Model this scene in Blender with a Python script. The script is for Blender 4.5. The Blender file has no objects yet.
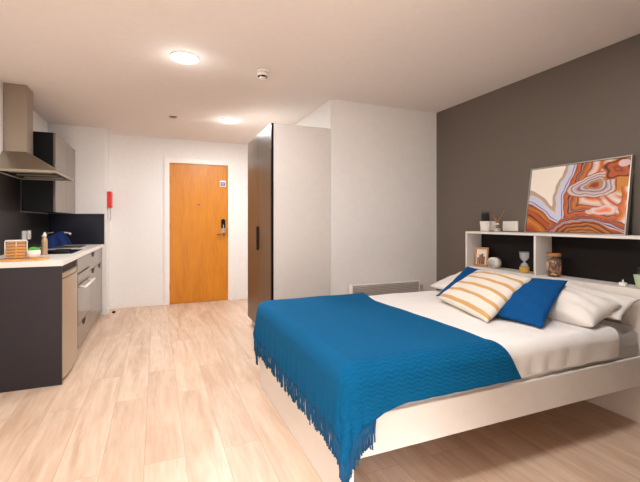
import bpy, bmesh, math, random
from mathutils import Vector, Matrix
random.seed(7)
PI = math.pi
SC = bpy.context.scene
COL = SC.collection

# ------------------------------------------------------------------ materials
def lin(c):
    r = []
    for v in c:
        v = v / 255.0
        r.append(v / 12.92 if v <= .04045 else ((v + .055) / 1.055) ** 2.4)
    return (r[0], r[1], r[2], 1.0)

def new_mat(name):
    m = bpy.data.materials.new(name)
    m.use_nodes = True
    nt = m.node_tree
    return m, nt, nt.nodes['Principled BSDF']

def mat(name, c, rough=.5, metal=0.0, noise=0.0, nscale=20.0, bump=0.0, bscale=200.0, stretch=(1, 1, 1), spec=None, trans=0.0, ior=1.45, emit=None, estr=0.0, sheen=0.0, alpha=None):
    m, nt, b = new_mat(name)
    N, L = nt.nodes, nt.links
    b.inputs['Base Color'].default_value = lin(c)
    b.inputs['Roughness'].default_value = rough
    b.inputs['Metallic'].default_value = metal
    if spec is not None: b.inputs['Specular IOR Level'].default_value = spec
    if trans: b.inputs['Transmission Weight'].default_value = trans; b.inputs['IOR'].default_value = ior
    if emit: b.inputs['Emission Color'].default_value = lin(emit); b.inputs['Emission Strength'].default_value = estr
    if sheen: b.inputs['Sheen Weight'].default_value = sheen
    if alpha is not None: b.inputs['Alpha'].default_value = alpha
    tc = N.new('ShaderNodeTexCoord'); mp = N.new('ShaderNodeMapping')
    mp.inputs['Scale'].default_value = stretch
    L.new(tc.outputs['Object'], mp.inputs['Vector'])
    nz = N.new('ShaderNodeTexNoise'); nz.inputs['Scale'].default_value = nscale; nz.inputs['Detail'].default_value = 4
    L.new(mp.outputs[0], nz.inputs['Vector'])
    mx = N.new('ShaderNodeMix'); mx.data_type = 'RGBA'
    k = max(noise, .02)
    mx.inputs[6].default_value = lin([max(0, v * (1 - k)) for v in c])
    mx.inputs[7].default_value = lin([min(255, v * (1 + k)) for v in c])
    L.new(nz.outputs['Fac'], mx.inputs[0]); L.new(mx.outputs[2], b.inputs['Base Color'])
    if bump:
        n2 = N.new('ShaderNodeTexNoise'); n2.inputs['Scale'].default_value = bscale
        L.new(mp.outputs[0], n2.inputs['Vector'])
        bp = N.new('ShaderNodeBump'); bp.inputs['Strength'].default_value = bump; bp.inputs['Distance'].default_value = .01
        L.new(n2.outputs['Fac'], bp.inputs['Height']); L.new(bp.outputs[0], b.inputs['Normal'])
    return m

def wood_mat(name, c1, c2, axis='Z', scale=3.0, rough=.45, fine=14.0):
    m, nt, b = new_mat(name); N, L = nt.nodes, nt.links
    tc = N.new('ShaderNodeTexCoord'); mp = N.new('ShaderNodeMapping')
    s = {'X': (.12, 1, 1), 'Y': (1, .12, 1), 'Z': (1, 1, .12)}[axis]
    mp.inputs['Scale'].default_value = tuple(v * scale for v in s)
    L.new(tc.outputs['Object'], mp.inputs['Vector'])
    n1 = N.new('ShaderNodeTexNoise'); n1.inputs['Scale'].default_value = 3; n1.inputs['Detail'].default_value = 3; n1.inputs['Distortion'].default_value = .6
    n2 = N.new('ShaderNodeTexNoise'); n2.inputs['Scale'].default_value = fine; n2.inputs['Detail'].default_value = 6
    L.new(mp.outputs[0], n1.inputs['Vector']); L.new(mp.outputs[0], n2.inputs['Vector'])
    ad = N.new('ShaderNodeMath'); ad.operation = 'ADD'
    L.new(n1.outputs['Fac'], ad.inputs[0]); L.new(n2.outputs['Fac'], ad.inputs[1])
    rp = N.new('ShaderNodeValToRGB'); rp.color_ramp.elements[0].position = .36; rp.color_ramp.elements[1].position = .66
    hf = N.new('ShaderNodeMath'); hf.operation = 'MULTIPLY'; hf.inputs[1].default_value = .5
    L.new(ad.outputs[0], hf.inputs[0]); L.new(hf.outputs[0], rp.inputs['Fac'])
    rp.color_ramp.elements[0].color = lin(c1); rp.color_ramp.elements[1].color = lin(c2)
    L.new(rp.outputs['Color'], b.inputs['Base Color']); b.inputs['Roughness'].default_value = rough
    return m

def floor_mat():
    m, nt, b = new_mat('laminate_floor'); N, L = nt.nodes, nt.links
    tc = N.new('ShaderNodeTexCoord'); mp = N.new('ShaderNodeMapping')
    mp.inputs['Rotation'].default_value = (0, 0, PI / 2); mp.inputs['Location'].default_value = (0.35, .055, 0)
    L.new(tc.outputs['Object'], mp.inputs['Vector'])
    br = N.new('ShaderNodeTexBrick')
    br.offset = .37; br.offset_frequency = 2
    br.inputs['Scale'].default_value = 1; br.inputs['Brick Width'].default_value = 1.28; br.inputs['Row Height'].default_value = .192
    br.inputs['Mortar Size'].default_value = .0016; br.inputs['Mortar Smooth'].default_value = .3
    br.inputs['Color1'].default_value = (0, 0, 0, 1); br.inputs['Color2'].default_value = (1, 1, 1, 1); br.inputs['Mortar'].default_value = (.5, .5, .5, 1)
    L.new(mp.outputs[0], br.inputs['Vector'])
    # grain: object coords compressed along Y, shifted per plank
    mp2 = N.new('ShaderNodeMapping'); mp2.inputs['Scale'].default_value = (9, .9, 1)
    L.new(tc.outputs['Object'], mp2.inputs['Vector'])
    sh = N.new('ShaderNodeVectorMath'); sh.operation = 'MULTIPLY_ADD'
    sh.inputs[1].default_value = (11, 7, 5)
    L.new(br.outputs['Color'], sh.inputs[0]); L.new(mp2.outputs[0], sh.inputs[2])
    n1 = N.new('ShaderNodeTexNoise'); n1.inputs['Scale'].default_value = 1.1; n1.inputs['Detail'].default_value = 5; n1.inputs['Distortion'].default_value = 1.2
    n2 = N.new('ShaderNodeTexNoise'); n2.inputs['Scale'].default_value = 7; n2.inputs['Detail'].default_value = 5
    L.new(sh.outputs[0], n1.inputs['Vector']); L.new(sh.outputs[0], n2.inputs['Vector'])
    r1 = N.new('ShaderNodeValToRGB'); cr = r1.color_ramp
    cr.elements[0].position = .3; cr.elements[0].color = lin(FL1)
    cr.elements[1].position = .62; cr.elements[1].color = lin(FL3)
    e = cr.elements.new(.46); e.color = lin(FL2)
    L.new(n1.outputs['Fac'], r1.inputs['Fac'])
    mx = N.new('ShaderNodeMix'); mx.data_type = 'RGBA'; mx.blend_type = 'MULTIPLY'; mx.inputs[0].default_value = 1
    r2 = N.new('ShaderNodeValToRGB'); r2.color_ramp.elements[0].position = .35; r2.color_ramp.elements[1].position = .6
    r2.color_ramp.elements[0].color = (.92, .89, .86, 1); r2.color_ramp.elements[1].color = (1, 1, 1, 1)
    L.new(n2.outputs['Fac'], r2.inputs['Fac']); L.new(r1.outputs[0], mx.inputs[6]); L.new(r2.outputs[0], mx.inputs[7])
    # plank tone
    r3 = N.new('ShaderNodeValToRGB'); r3.color_ramp.elements[0].color = (.92, .90, .88, 1); r3.color_ramp.elements[1].color = (1, 1, 1, 1)
    L.new(br.outputs['Color'], r3.inputs['Fac'])
    m2 = N.new('ShaderNodeMix'); m2.data_type = 'RGBA'; m2.blend_type = 'MULTIPLY'; m2.inputs[0].default_value = 1
    L.new(mx.outputs[2], m2.inputs[6]); L.new(r3.outputs[0], m2.inputs[7])
    m3 = N.new('ShaderNodeMix'); m3.data_type = 'RGBA'; L.new(br.outputs['Fac'], m3.inputs[0])
    L.new(m2.outputs[2], m3.inputs[6]); m3.inputs[7].default_value = lin((186, 150, 120))
    L.new(m3.outputs[2], b.inputs['Base Color'])
    b.inputs['Roughness'].default_value = .42
    bp = N.new('ShaderNodeBump'); bp.inputs['Strength'].default_value = .15; bp.inputs['Distance'].default_value = .002
    iv = N.new('ShaderNodeMath'); iv.operation = 'SUBTRACT'; iv.inputs[0].default_value = 1
    L.new(br.outputs['Fac'], iv.inputs[1]); L.new(iv.outputs[0], bp.inputs['Height']); L.new(bp.outputs[0], b.inputs['Normal'])
    return m
FL1 = (200, 168, 142); FL2 = (214, 186, 162); FL3 = (222, 198, 176)

M = {}
M['wall'] = mat('white_wall_paint', (229, 226, 223), .85)
M['ceiling'] = mat('ceiling_paint', (224, 215, 208), .9)
M['dark_wall'] = mat('taupe_wall_paint', (104, 94, 85), .85, bump=.05, bscale=300)
M['floor'] = floor_mat()
M['trim'] = mat('white_gloss_trim', (232, 226, 220), .4)
M['door_wood'] = wood_mat('oak_door_veneer', (190, 112, 6), (206, 132, 14), 'Z', 5, .4, 10)
M['steel'] = mat('brushed_steel', (166, 154, 138), .32, .9, noise=.05, nscale=60, stretch=(1, 1, 30))
M['chrome'] = mat('chrome', (215, 212, 208), .12, 1)
M['brass'] = mat('dark_brass', (150, 105, 60), .35, .8)
M['black'] = mat('black_plastic', (8, 8, 8), .5, spec=.2)
M['navy_board'] = mat('dark_navy_laminate', (48, 43, 47), .5, spec=.3)
M['cab_side'] = mat('black_navy_cabinet_side', (7, 7, 12), .5, spec=.25)
M['cab_front'] = mat('taupe_gloss_front', (126, 114, 102), .24)
M['splash'] = mat('dark_glass_splashback', (22, 23, 38), .3, spec=.3)
M['splash2'] = mat('splashback_brown_reflection', (34, 30, 29), .35, spec=.4)  # room's brown reflection put into the dark panel's base colour
M['worktop'] = mat('white_worktop', (232, 226, 218), .35)
M['fridge'] = mat('champagne_fridge_door', (186, 172, 152), .35, .55)
M['glassblack'] = mat('black_hob_glass', (10, 10, 12), .08)
M['oven_glass'] = mat('oven_glass', (120, 108, 96), .08, .3)
M['wardrobe_door'] = mat('bronze_satin_door', (78, 62, 46), .3, .25)
M['wardrobe_side'] = mat('pale_grey_panel', (212, 206, 200), .5)
M['white_board'] = mat('white_melamine', (228, 221, 213), .42)
M['shelf_back'] = mat('dark_brown_back_board', (26, 20, 18), .6, spec=.2)
M['white_cloth'] = mat('white_cotton', (236, 231, 226), .95, bump=.15, bscale=40, sheen=.2)
M['sheet'] = mat('grey_white_sheet', (226, 219, 213), .95, bump=.1, bscale=60)
M['pillow_cloth'] = mat('white_pillow_cotton', (226, 219, 212), .95, bump=.12, bscale=30, sheen=.2)
M['blue_cushion'] = mat('royal_blue_velour', (0, 74, 132), .85, noise=.05, nscale=14, spec=.2)
M['mitt'] = mat('navy_blue_cloth', (10, 40, 98), .9, bump=.3, bscale=60)
M['heater'] = mat('white_heater_metal', (222, 216, 208), .4)
M['grille'] = mat('grey_grille', (206, 198, 190), .5)
M['grille_dark'] = mat('grille_recess', (160, 150, 141), .6)
M['bottle'] = mat('champagne_bottle', (196, 166, 130), .3, .3)
M['bamboo'] = wood_mat('bamboo_board', (206, 146, 78), (226, 172, 104), 'X', 12)
M['pasta'] = mat('golden_pasta', (222, 150, 34), .5, noise=.2, nscale=60, stretch=(1, 1, 3))
M['pasta2'] = mat('dark_amber_pasta', (150, 84, 14), .6, noise=.25, nscale=60)  # darker amber for every other pasta ridge
M['glass'] = mat('clear_glass', (245, 245, 245), .03, trans=1.0)
M['ceramic'] = mat('white_ceramic', (232, 226, 218), .35)
M['moss'] = mat('green_moss', (70, 170, 50), .9, noise=.3, nscale=40, bump=.6, bscale=80)
M['succulent'] = mat('dark_succulent', (14, 17, 13), .6, noise=.2)
M['leaf'] = mat('dark_green_leaf', (24, 62, 26), .6, noise=.25)
M['sage'] = mat('pale_green_pot', (178, 196, 160), .5)
M['reed'] = mat('wooden_reeds', (176, 118, 78), .7)
M['oil'] = mat('pale_perfume_liquid', (206, 196, 180), .3)
M['chrome_dial'] = mat('pale_grey_dial', (196, 188, 180), .4)
M['hazy_glass'] = mat('hazy_clear_glass', (250, 250, 250), .1, alpha=.3)
M['copper'] = mat('copper_wood_frame', (184, 122, 78), .45, .2, noise=.1)
M['photo_paper'] = mat('photo_mount', (226, 214, 200), .6)
M['photo_brown'] = mat('photo_brown_shapes', (120, 76, 46), .6, noise=.3, nscale=50)
M['sand'] = mat('golden_sand', (204, 152, 62), .9, noise=.1, nscale=200)
M['cork'] = mat('bamboo_lid', (176, 108, 50), .6, noise=.1, nscale=60)
M['chips_light'] = mat('cream_potpourri', (216, 176, 116), .8, noise=.15)
M['chips_dark'] = mat('brown_potpourri', (84, 46, 22), .8, noise=.2)
M['chips_mid'] = mat('amber_potpourri', (168, 102, 44), .8, noise=.2)
M['wax'] = mat('white_wax', (236, 232, 226), .5)
M['silver_frame'] = mat('silver_frame', (186, 180, 172), .3, .7)
M['dark_line'] = mat('near_black_backing', (30, 27, 26), .6)  # near-black board showing as a thin line around the print
M['red'] = mat('red_plastic', (206, 28, 14), .4)
M['blue_sign'] = mat('blue_sign', (36, 84, 158), .4)
M['lamp'] = mat('lit_diffuser', (255, 244, 232), .5, emit=(255, 240, 222), estr=9)
M['sprinkler'] = mat('grey_bronze_disc', (140, 122, 106), .5)

# ------------------------------------------------------------------ geometry helpers
def box(bm, x0, x1, y0, y1, z0, z1, bev=0.0, mi=0):
    b2 = bmesh.new()
    bmesh.ops.create_cube(b2, size=1)
    for v in b2.verts:
        v.co = Vector(((x0 + x1) / 2 + v.co.x * (x1 - x0), (y0 + y1) / 2 + v.co.y * (y1 - y0), (z0 + z1) / 2 + v.co.z * (z1 - z0)))
    if bev: bmesh.ops.bevel(b2, geom=b2.edges[:], offset=bev, segments=2, affect='EDGES')
    join(bm, b2, mi)

def join(bm, b2, mi=0):
    mp = {}
    for v in b2.verts: mp[v] = bm.verts.new(v.co)
    for f in b2.faces:
        try:
            nf = bm.faces.new([mp[v] for v in f.verts]); nf.smooth = f.smooth; nf.material_index = mi or f.material_index
        except ValueError: pass
    b2.free()

def lathe(bm, prof, cx=0, cy=0, seg=32, cap=True, sq=1.0):
    """profile of (radius, z); closed rings about a vertical axis"""
    rings = []
    for r, z in prof:
        rings.append([bm.verts.new((cx + r * math.cos(2 * PI * i / seg), cy + r * math.sin(2 * PI * i / seg) * sq, z)) for i in range(seg)])
    for a, b in zip(rings, rings[1:]):
        for i in range(seg):
            f = bm.faces.new((a[i], a[(i + 1) % seg], b[(i + 1) % seg], b[i])); f.smooth = True
    if cap:
        bm.faces.new(rings[0][::-1]); bm.faces.new(rings[-1])

def tube(bm, pts, r, seg=10, caps=True):
    pts = [Vector(p) for p in pts]; rad = r if isinstance(r, (list, tuple)) else [r] * len(pts)
    rings = []
    prev = None
    for i, p in enumerate(pts):
        d = (pts[min(i + 1, len(pts) - 1)] - pts[max(i - 1, 0)])
        if d.length < 1e-9: d = Vector((0, 0, 1))
        d.normalize()
        if prev is None:
            a = Vector((0, 0, 1)) if abs(d.z) < .9 else Vector((1, 0, 0))
            n = d.cross(a).normalized()
        else:
            n = (prev - d * prev.dot(d)).normalized()
        prev = n; b = d.cross(n)
        rings.append([bm.verts.new(p + (n * math.cos(2 * PI * k / seg) + b * math.sin(2 * PI * k / seg)) * rad[i]) for k in range(seg)])
    for a, b in zip(rings, rings[1:]):
        for k in range(seg):
            f = bm.faces.new((a[k], a[(k + 1) % seg], b[(k + 1) % seg], b[k])); f.smooth = True
    if caps: bm.faces.new(rings[0][::-1]); bm.faces.new(rings[-1])

def prism(bm, poly, axis, a0, a1):
    """extrude polygon of 2-tuples along axis 'X','Y','Z'"""
    def P(p, a):
        return {'X': (a, p[0], p[1]), 'Y': (p[0], a, p[1]), 'Z': (p[0], p[1], a)}[axis]
    A = [bm.verts.new(P(p, a0)) for p in poly]; B = [bm.verts.new(P(p, a1)) for p in poly]
    bm.faces.new(A); bm.faces.new(B[::-1])
    n = len(poly)
    for i in range(n): bm.faces.new((A[i], B[i], B[(i + 1) % n], A[(i + 1) % n]))

def obj(name, bm, m, parent=None, loc=None):
    """bmesh in world coordinates -> one mesh object; origin moved to base centre"""
    bmesh.ops.recalc_face_normals(bm, faces=bm.faces[:])
    me = bpy.data.meshes.new(name)
    if parent is not None: base = Vector(parent['_o'])
    else:
        if loc is None:
            xs = [v.co for v in bm.verts]
            loc = (sum(v.x for v in xs) / len(xs), sum(v.y for v in xs) / len(xs), min(v.z for v in xs))
        base = Vector(loc)
    bmesh.ops.translate(bm, verts=bm.verts[:], vec=-base)
    bm.to_mesh(me); bm.free()
    for mm in (m if isinstance(m, (list, tuple)) else [m]): me.materials.append(mm)
    o = bpy.data.objects.new(name, me); COL.objects.link(o)
    if parent is not None:
        o.parent = parent; o['_o'] = tuple(base)
    else:
        o.location = base; o['_o'] = tuple(base)
    return o

def thing(name, label, cat, loc, group=None):
    o = bpy.data.objects.new(name, None); COL.objects.link(o); o.location = loc; o['_o'] = tuple(loc)
    o.empty_display_size = .1
    o['label'] = label; o['category'] = cat
    if group: o['group'] = group
    return o
def tag(o, label, cat, group=None):
    o['label'] = label; o['category'] = cat
    if group: o['group'] = group
    return o
def struct(name, bm, m, parent=None, loc=None):
    o = obj(name, bm, m, parent, loc)
    if parent is None: o['kind'] = 'structure'
    return o
def bxo(name, dims, m, parent=None, bev=0.0):
    bm = bmesh.new(); box(bm, *dims, bev); return obj(name, bm, m, parent)
def dup(root, delta, label=None, group=None):
    r = root.copy(); COL.objects.link(r); r.location = Vector(root.location) + Vector(delta)
    if label: r['label'] = label
    if group: r['group'] = group
    for ch in list(root.children):
        c = ch.copy(); COL.objects.link(c); c.parent = r
        for g in ch.children:
            d = g.copy(); COL.objects.link(d); d.parent = c
    return r
def bx1(*d, bev=0.0):
    bm = bmesh.new(); box(bm, *d, bev); return bm

# ------------------------------------------------------------------ room dimensions
H = 2.39
XL, XR, YJ, XJ = -1.22, 2.85, 3.51, 1.571
XS, YK, YD, YB = -.59, 5.70, 6.06, -2.2

struct('floor', bx1(XL - .1, XR + .1, YB - .1, YD + .2, -.1, 0), M['floor'], loc=(0, 0, 0))
struct('ceiling', bx1(XL - .1, XR + .1, YB - .1, YD + .2, H, H + .1), M['ceiling'])
struct('wall_left', bx1(XL - .1, XL, YB, YK, 0, H), M['wall'])
struct('wall_kitchen_end', bx1(XL - .1, XS, YK, YD + .1, 0, H), M['wall'])
struct('wall_right', bx1(XR, XR + .1, YB, YJ, 0, H), M['dark_wall'])
struct('wall_beside_wardrobe', bx1(XJ, XR + .1, YJ, YD + .1, 0, H), M['wall'])
# far wall with the door opening
bm = bmesh.new()
DX0, DX1, DH = .177, 1.003, 2.04
box(bm, XS, DX0 - .02, YD, YD + .1, 0, H); box(bm, DX1 + .02, XJ, YD, YD + .1, 0, H)
box(bm, DX0 - .02, DX1 + .02, YD, YD + .1, DH + .02, H)
struct('wall_far', bm, M['wall'])
# back wall with an opening for the added window (behind the camera)
WX0, WX1, WZ0, WZ1 = -1.0, .95, .75, 2.15
NX, NY = 1.03, .52
struct('added_shade_wall', bx1(NX, XR, YB, NY, 0, H), M['dark_wall'])  # unseen wall added to keep window light off the bed's near side
bm = bmesh.new()
box(bm, XL, WX0, YB - .1, YB, 0, H); box(bm, WX1, XR, YB - .1, YB, 0, H)
box(bm, WX0, WX1, YB - .1, YB, 0, WZ0); box(bm, WX0, WX1, YB - .1, YB, WZ1, H)
struct('wall_back', bm, M['wall'])
bm = bmesh.new()
for a in (WX0, (WX0 + WX1) / 2 - .025, WX1 - .05): box(bm, a, a + .05, YB - .08, YB - .02, WZ0, WZ1)
for a in (WZ0, WZ1 - .05): box(bm, WX0, WX1, YB - .08, YB - .02, a, a + .05)
w = struct('added_window_1', bm, M['trim'])  # unseen window added to account for daylight from behind the camera
obj('pane', bx1(WX0 + .04, WX1 - .04, YB - .055, YB - .05, WZ0 + .04, WZ1 - .04), M['glass'], w)

# baseboards
def skirt(name, x0, x1, y0, y1): struct(name, bx1(x0, x1, y0, y1, 0.001, .075, bev=.003), M['trim'])
skirt('baseboard_far', XS, DX0 - .09, YD - .014, YD - .001)
skirt('baseboard_far_right', DX1 + .09, XJ - .001, YD - .014, YD - .001)
skirt('baseboard_kitchen_end', -.636, XS, YK - .014, YK - .001)
skirt('baseboard_return', XS + .001, XS + .014, YK - .014, YD - .016)
skirt('baseboard_beside_wardrobe', XJ + .02, XR - .02, YJ - .014, YJ - .001)
skirt('baseboard_hall_right', XJ - .014, XJ - .001, 4.60, YD - .016)
skirt('baseboard_right', XR - .014, XR - .001, 2.88, YJ - .016)
skirt('baseboard_right_near', XR - .014, XR - .001, NY + .02, 1.34)
skirt('baseboard_added_wall', NX + .02, XR - .02, NY + .001, NY + .014)  # skirting of the added light-blocking wall
skirt('baseboard_left', XL + .001, XL + .014, YB + .02, 3.33)
skirt('baseboard_back', XL + .02, NX - .02, YB + .001, YB + .014)

# door
bm = bmesh.new()
box(bm, DX0 - .075, DX0 - .003, YD - .014, YD - .001, 0, DH + .075, .003)
box(bm, DX1 + .003, DX1 + .075, YD - .014, YD - .001, 0, DH + .075, .003)
box(bm, DX0 - .003, DX1 + .003, YD - .014, YD - .001, DH + .003, DH + .075, .003)
box(bm, DX0 - .019, DX0 - .003, YD, YD + .09, 0, DH + .02); box(bm, DX1 + .003, DX1 + .019, YD, YD + .09, 0, DH + .02)
box(bm, DX0 - .003, DX1 + .003, YD, YD + .09, DH + .003, DH + .019)
struct('trim_1', bm, M['trim'])
DY = YD + .012
bm = bmesh.new(); sp = .52
box(bm, DX0, DX0 + sp, DY, DY + .045, .004, DH, .0015); box(bm, DX0 + sp + .0012, DX1, DY, DY + .045, .004, DH, .0015)
door = struct('door_1', bm, M['door_wood'])
for hz in (1.80, 1.13, .25):
    bm = bmesh.new(); tube(bm, [(DX0 - .002, DY - .008, hz - .05), (DX0 - .002, DY - .008, hz + .05)], .009, 10); obj('hinge', bm, M['brass'], door)
bm = bmesh.new(); tube(bm, [(.583, DY - .001, 1.44), (.583, DY - .008, 1.44)], .011, 14); obj('peephole', bm, M['chrome'], door)
bm = bmesh.new(); box(bm, .887, .975, DY - .003, DY - .0005, 1.725, 1.815, .001); sg = obj('notice_plate', bm, M['trim'], door)
sg['label'] = 'small blue and white notice'
bm = bmesh.new(); box(bm, .897, .965, DY - .0045, DY - .003, 1.737, 1.790, 0); obj('notice_panel', bm, M['blue_sign'], sg)
bm = bmesh.new(); box(bm, .905, .957, DY - .0055, DY - .0045, 1.768, 1.774); box(bm, .912, .95, DY - .0055, DY - .0045, 1.752, 1.757); obj('notice_lines', bm, M['trim'], sg)
# card reader lock with arched black face
bm = bmesh.new()
arch = [(.905, 1.10)] + [(.935 + .03 * math.cos(a), 1.205 + .03 * math.sin(a)) for a in [PI - i * PI / 12 for i in range(13)]] + [(.965, 1.10)]
prism(bm, arch, 'Y', DY - .022, DY - .0005); lk = obj('card_reader', bm, M['black'], door)
lk['label'] = 'black arched card reader lock'
bm = bmesh.new(); box(bm, .908, .962, DY - .020, DY - .0005, 1.02, 1.098, .004); box(bm, .93, .944, DY - .026, DY - .022, 1.10, 1.15, .002); obj('steel_plate', bm, M['chrome'], lk)
bm = bmesh.new(); tube(bm, [(.945, DY - .02, 1.005), (.945, DY - .05, 1.005), (.935, DY - .058, 1.004), (.84, DY - .058, 1.0)], .010, 12)
lathe_b = bmesh.new(); tube(lathe_b, [(.945, DY - .0005, 1.005), (.945, DY - .02, 1.005)], .024, 18); join(bm, lathe_b)
obj('door_handle', bm, M['brass'], door)
bm = bmesh.new(); box(bm, DX1 - .004, DX1 + .014, DY - .02, DY - .003, .96, 1.10, .002); obj('strike_plate', bm, M['brass'], door)
tag_ = bxo('door_stop', (-.535, -.49, 5.76, 5.80, .001, .025), M['black'], bev=.008); tag(tag_, 'small black door stop on the floor by the white wall corner', 'door stop')

# fire blanket box on the return wall
fb = thing('fire_blanket_box', 'slim red box with white straps hanging on the wall corner past the kitchen', 'fire blanket', (XS + .02, 5.85, 1.20))
bm = bmesh.new(); box(bm, XS + .001, XS + .05, 5.76, 5.94, 1.375, 1.585, .006); obj('case', bm, M['red'], fb)
for y in (5.79, 5.87):
    bm = bmesh.new(); box(bm, XS + .012, XS + .018, y, y + .035, 1.215, 1.375, .001); obj('pull_strap', bm, M['trim'], fb)
bm = bmesh.new(); tube(bm, [(XS + .038, 5.80, 1.376), (XS + .038, 5.80, 1.22), (XS + .03, 5.81, 1.205)], .004, 8); obj('strap_shadow', bm, M['grille_dark'], fb)  # dark tube standing in for the shadow beside the straps

# ------------------------------------------------------------------ ceiling fittings
def downlight(x, y, label, e=1.0, r=.098):
    t = thing('ceiling_light', label, 'ceiling light', (x, y, H - .012), 'round recessed ceiling lights')
    bm = bmesh.new(); lathe(bm, [(r, H - .001), (r + .004, H - .001), (r + .004, H - .005), (r, H - .010)], x, y, 48, cap=False)
    obj('rim', bm, M['trim'], t)
    bm = bmesh.new(); lathe(bm, [(r - .001, H - .001), (r - .001, H - .008), (r * .6, H - .009), (.002, H - .009)], x, y, 48)
    obj('diffuser', bm, M['lamp'], t)
    l = bpy.data.lights.new('downlight', 'AREA'); l.shape = 'DISK'; l.size = .19; l.energy = DL * e; l.color = (.95, .975, 1)
    lo = bpy.data.objects.new('downlight_lamp', l); COL.objects.link(lo); lo.location = (x, y, H - .02); lo['kind'] = 'structure'
    pl = bpy.data.lights.new('downlight_glow', 'POINT'); pl.shadow_soft_size = .05; pl.energy = l.energy * .05; pl.color = (.95, .975, 1)
    po = bpy.data.objects.new('downlight_glow', pl); COL.objects.link(po); po.location = (x, y, H - .10); po['kind'] = 'structure'
    return t
DL = 22
downlight(.19, 3.03, 'bright round ceiling light nearer the camera, left of the smoke detector')
downlight(.79, 4.72, 'bright round ceiling light in the hall near the wooden door', 1.35)
downlight(.2, 1.0, 'added unseen round ceiling light overhead nearest the kitchen side')  # unseen fitting added to light the near floor
downlight(1.75, 1.25, 'added unseen round ceiling light above the near side of the bed', .42)  # unseen fitting added to brighten the bed from above

sx, sy = .779, 3.06
sd = thing('smoke_detector', 'small white smoke detector hanging from the ceiling right of the lights', 'smoke detector', (sx, sy, H - .07))
bm = bmesh.new(); lathe(bm, [(.05, H - .001), (.052, H - .008), (.049, H - .014)], sx, sy, 32); obj('base', bm, M['trim'], sd)
bm = bmesh.new(); lathe(bm, [(.040, H - .014), (.041, H - .040), (.038, H - .046)], sx, sy, 32); obj('body', bm, M['ceramic'], sd)
bm = bmesh.new(); lathe(bm, [(.0375, H - .046), (.0365, H - .058)], sx, sy, 24); obj('sensor_slots', bm, M['black'], sd)
bm = bmesh.new()
for k in range(5):
    a = k * PI * .4 + .3; box(bm, sx + .033 * math.cos(a) - .004, sx + .033 * math.cos(a) + .004, sy + .033 * math.sin(a) - .004, sy + .033 * math.sin(a) + .004, H - .060, H - .046)
lathe(bm, [(.030, H - .058), (.024, H - .068)], sx, sy, 24); obj('cap', bm, M['ceramic'], sd)
bm = bmesh.new(); lathe(bm, [(.04, H - .001), (.042, H - .006), (.03, H - .012)], .18, 4.79, 24)
tag(obj('ceiling_disc', bm, M['sprinkler']), 'tiny flat grey brown disc on the ceiling left of the hall light', 'ceiling fitting')

# ------------------------------------------------------------------ wardrobe
WX, WY1, WT = .976, 4.52, 2.10
wd = thing('wardrobe', 'tall wardrobe with dark bronze doors and a pale grey side panel', 'wardrobe', ((WX + XJ) / 2, 4.0, 0))
bm = bmesh.new(); box(bm, WX + .022, XJ - .003, YJ, YJ + .02, .10, WT, .001); o = obj('side_panel', bm, M['wardrobe_side'], wd); o['label'] = 'pale grey side panel'
bm = bmesh.new(); box(bm, WX + .024, XJ - .003, YJ + .021, WY1, .10, WT - .004); obj('carcass', bm, M['wardrobe_side'], wd)
bm = bmesh.new(); box(bm, WX + .045, XJ - .003, YJ + .01, WY1 - .01, 0.001, .099); obj('plinth', bm, M['wardrobe_side'], wd)
bm = bmesh.new(); box(bm, WX, WX + .021, YJ - .002, YJ + .021, .10, WT, .001); obj('black_edge_strip', bm, M['black'], wd)
ym = (YJ + .022 + WY1) / 2
for i, (a, b_) in enumerate(((YJ + .023, ym - .0015), (ym + .0015, WY1))):
    bm = bmesh.new(); box(bm, WX, WX + .020, a, b_, .103, WT - .003, .0015); d = obj('door', bm, M['wardrobe_door'], wd)
    yy = ym - .032 if i == 0 else ym + .008
    bm = bmesh.new(); box(bm, WX - .012, WX, yy, yy + .024, .90, 1.14, .003); obj('door_handle', bm, M['black'], d)

# ------------------------------------------------------------------ kitchen
XK = -.636; Y0 = 3.372; CT = .905; CB = .867
bm = bmesh.new(); box(bm, XL + .001, XK, Y0, Y0 + .018, .001, CB - .001, .001)
tag(obj('end_panel', bm, M['navy_board']), 'dark charcoal end panel closing the near end of the kitchen counter', 'panel')
# worktop with a hole for the sink
SX0, SX1, SY0, SY1 = -1.10, -.78, 4.96, 5.40
bm = bmesh.new(); wx0, wx1, wy0, wy1 = XL + .001, XK + .006, Y0 - .006, YK - .001
box(bm, wx0, wx1, wy0, SY0, CB, CT, .002); box(bm, wx0, wx1, SY1, wy1, CB, CT, .002)
box(bm, wx0, SX0, SY0, SY1, CB, CT); box(bm, SX1, wx1, SY0, SY1, CB, CT)
tag(obj('worktop', bm, M['worktop']), 'white kitchen worktop running along the left wall', 'worktop')
# fridge
fr = thing('under_counter_fridge', 'champagne silver under-counter fridge with a curved door', 'fridge', (-.92, 3.69, 0))
bm = bmesh.new(); box(bm, XL + .05, XK - .045, 3.395, 3.985, .02, .802, .003)
box(bm, XL + .06, XK - .06, 3.41, 3.97, .001, .02); obj('cabinet_body', bm, M['black'], fr)
def curved_front(y0, y1, z0, z1, bulge, x, th=.04):
    b = bmesh.new(); n = 12; poly = []
    for i in range(n + 1):
        u = i / n; poly.append((x + bulge * (1 - (2 * u - 1) ** 2), y0 + (y1 - y0) * u))
    poly += [(x - th, y1), (x - th, y0)]
    prism(b, poly, 'Z', z0, z1)
    return b
fd = obj('door', curved_front(3.395, 3.985, .035, .765, .022, XK), M['fridge'], fr)
obj('top_trim', curved_front(3.395, 3.985, .773, .803, .014, XK - .004, .012), M['fridge'], fr)
obj('door_grip', curved_front(3.40, 3.98, .7655, .7725, .010, XK - .006), M['black'], fd)
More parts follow.
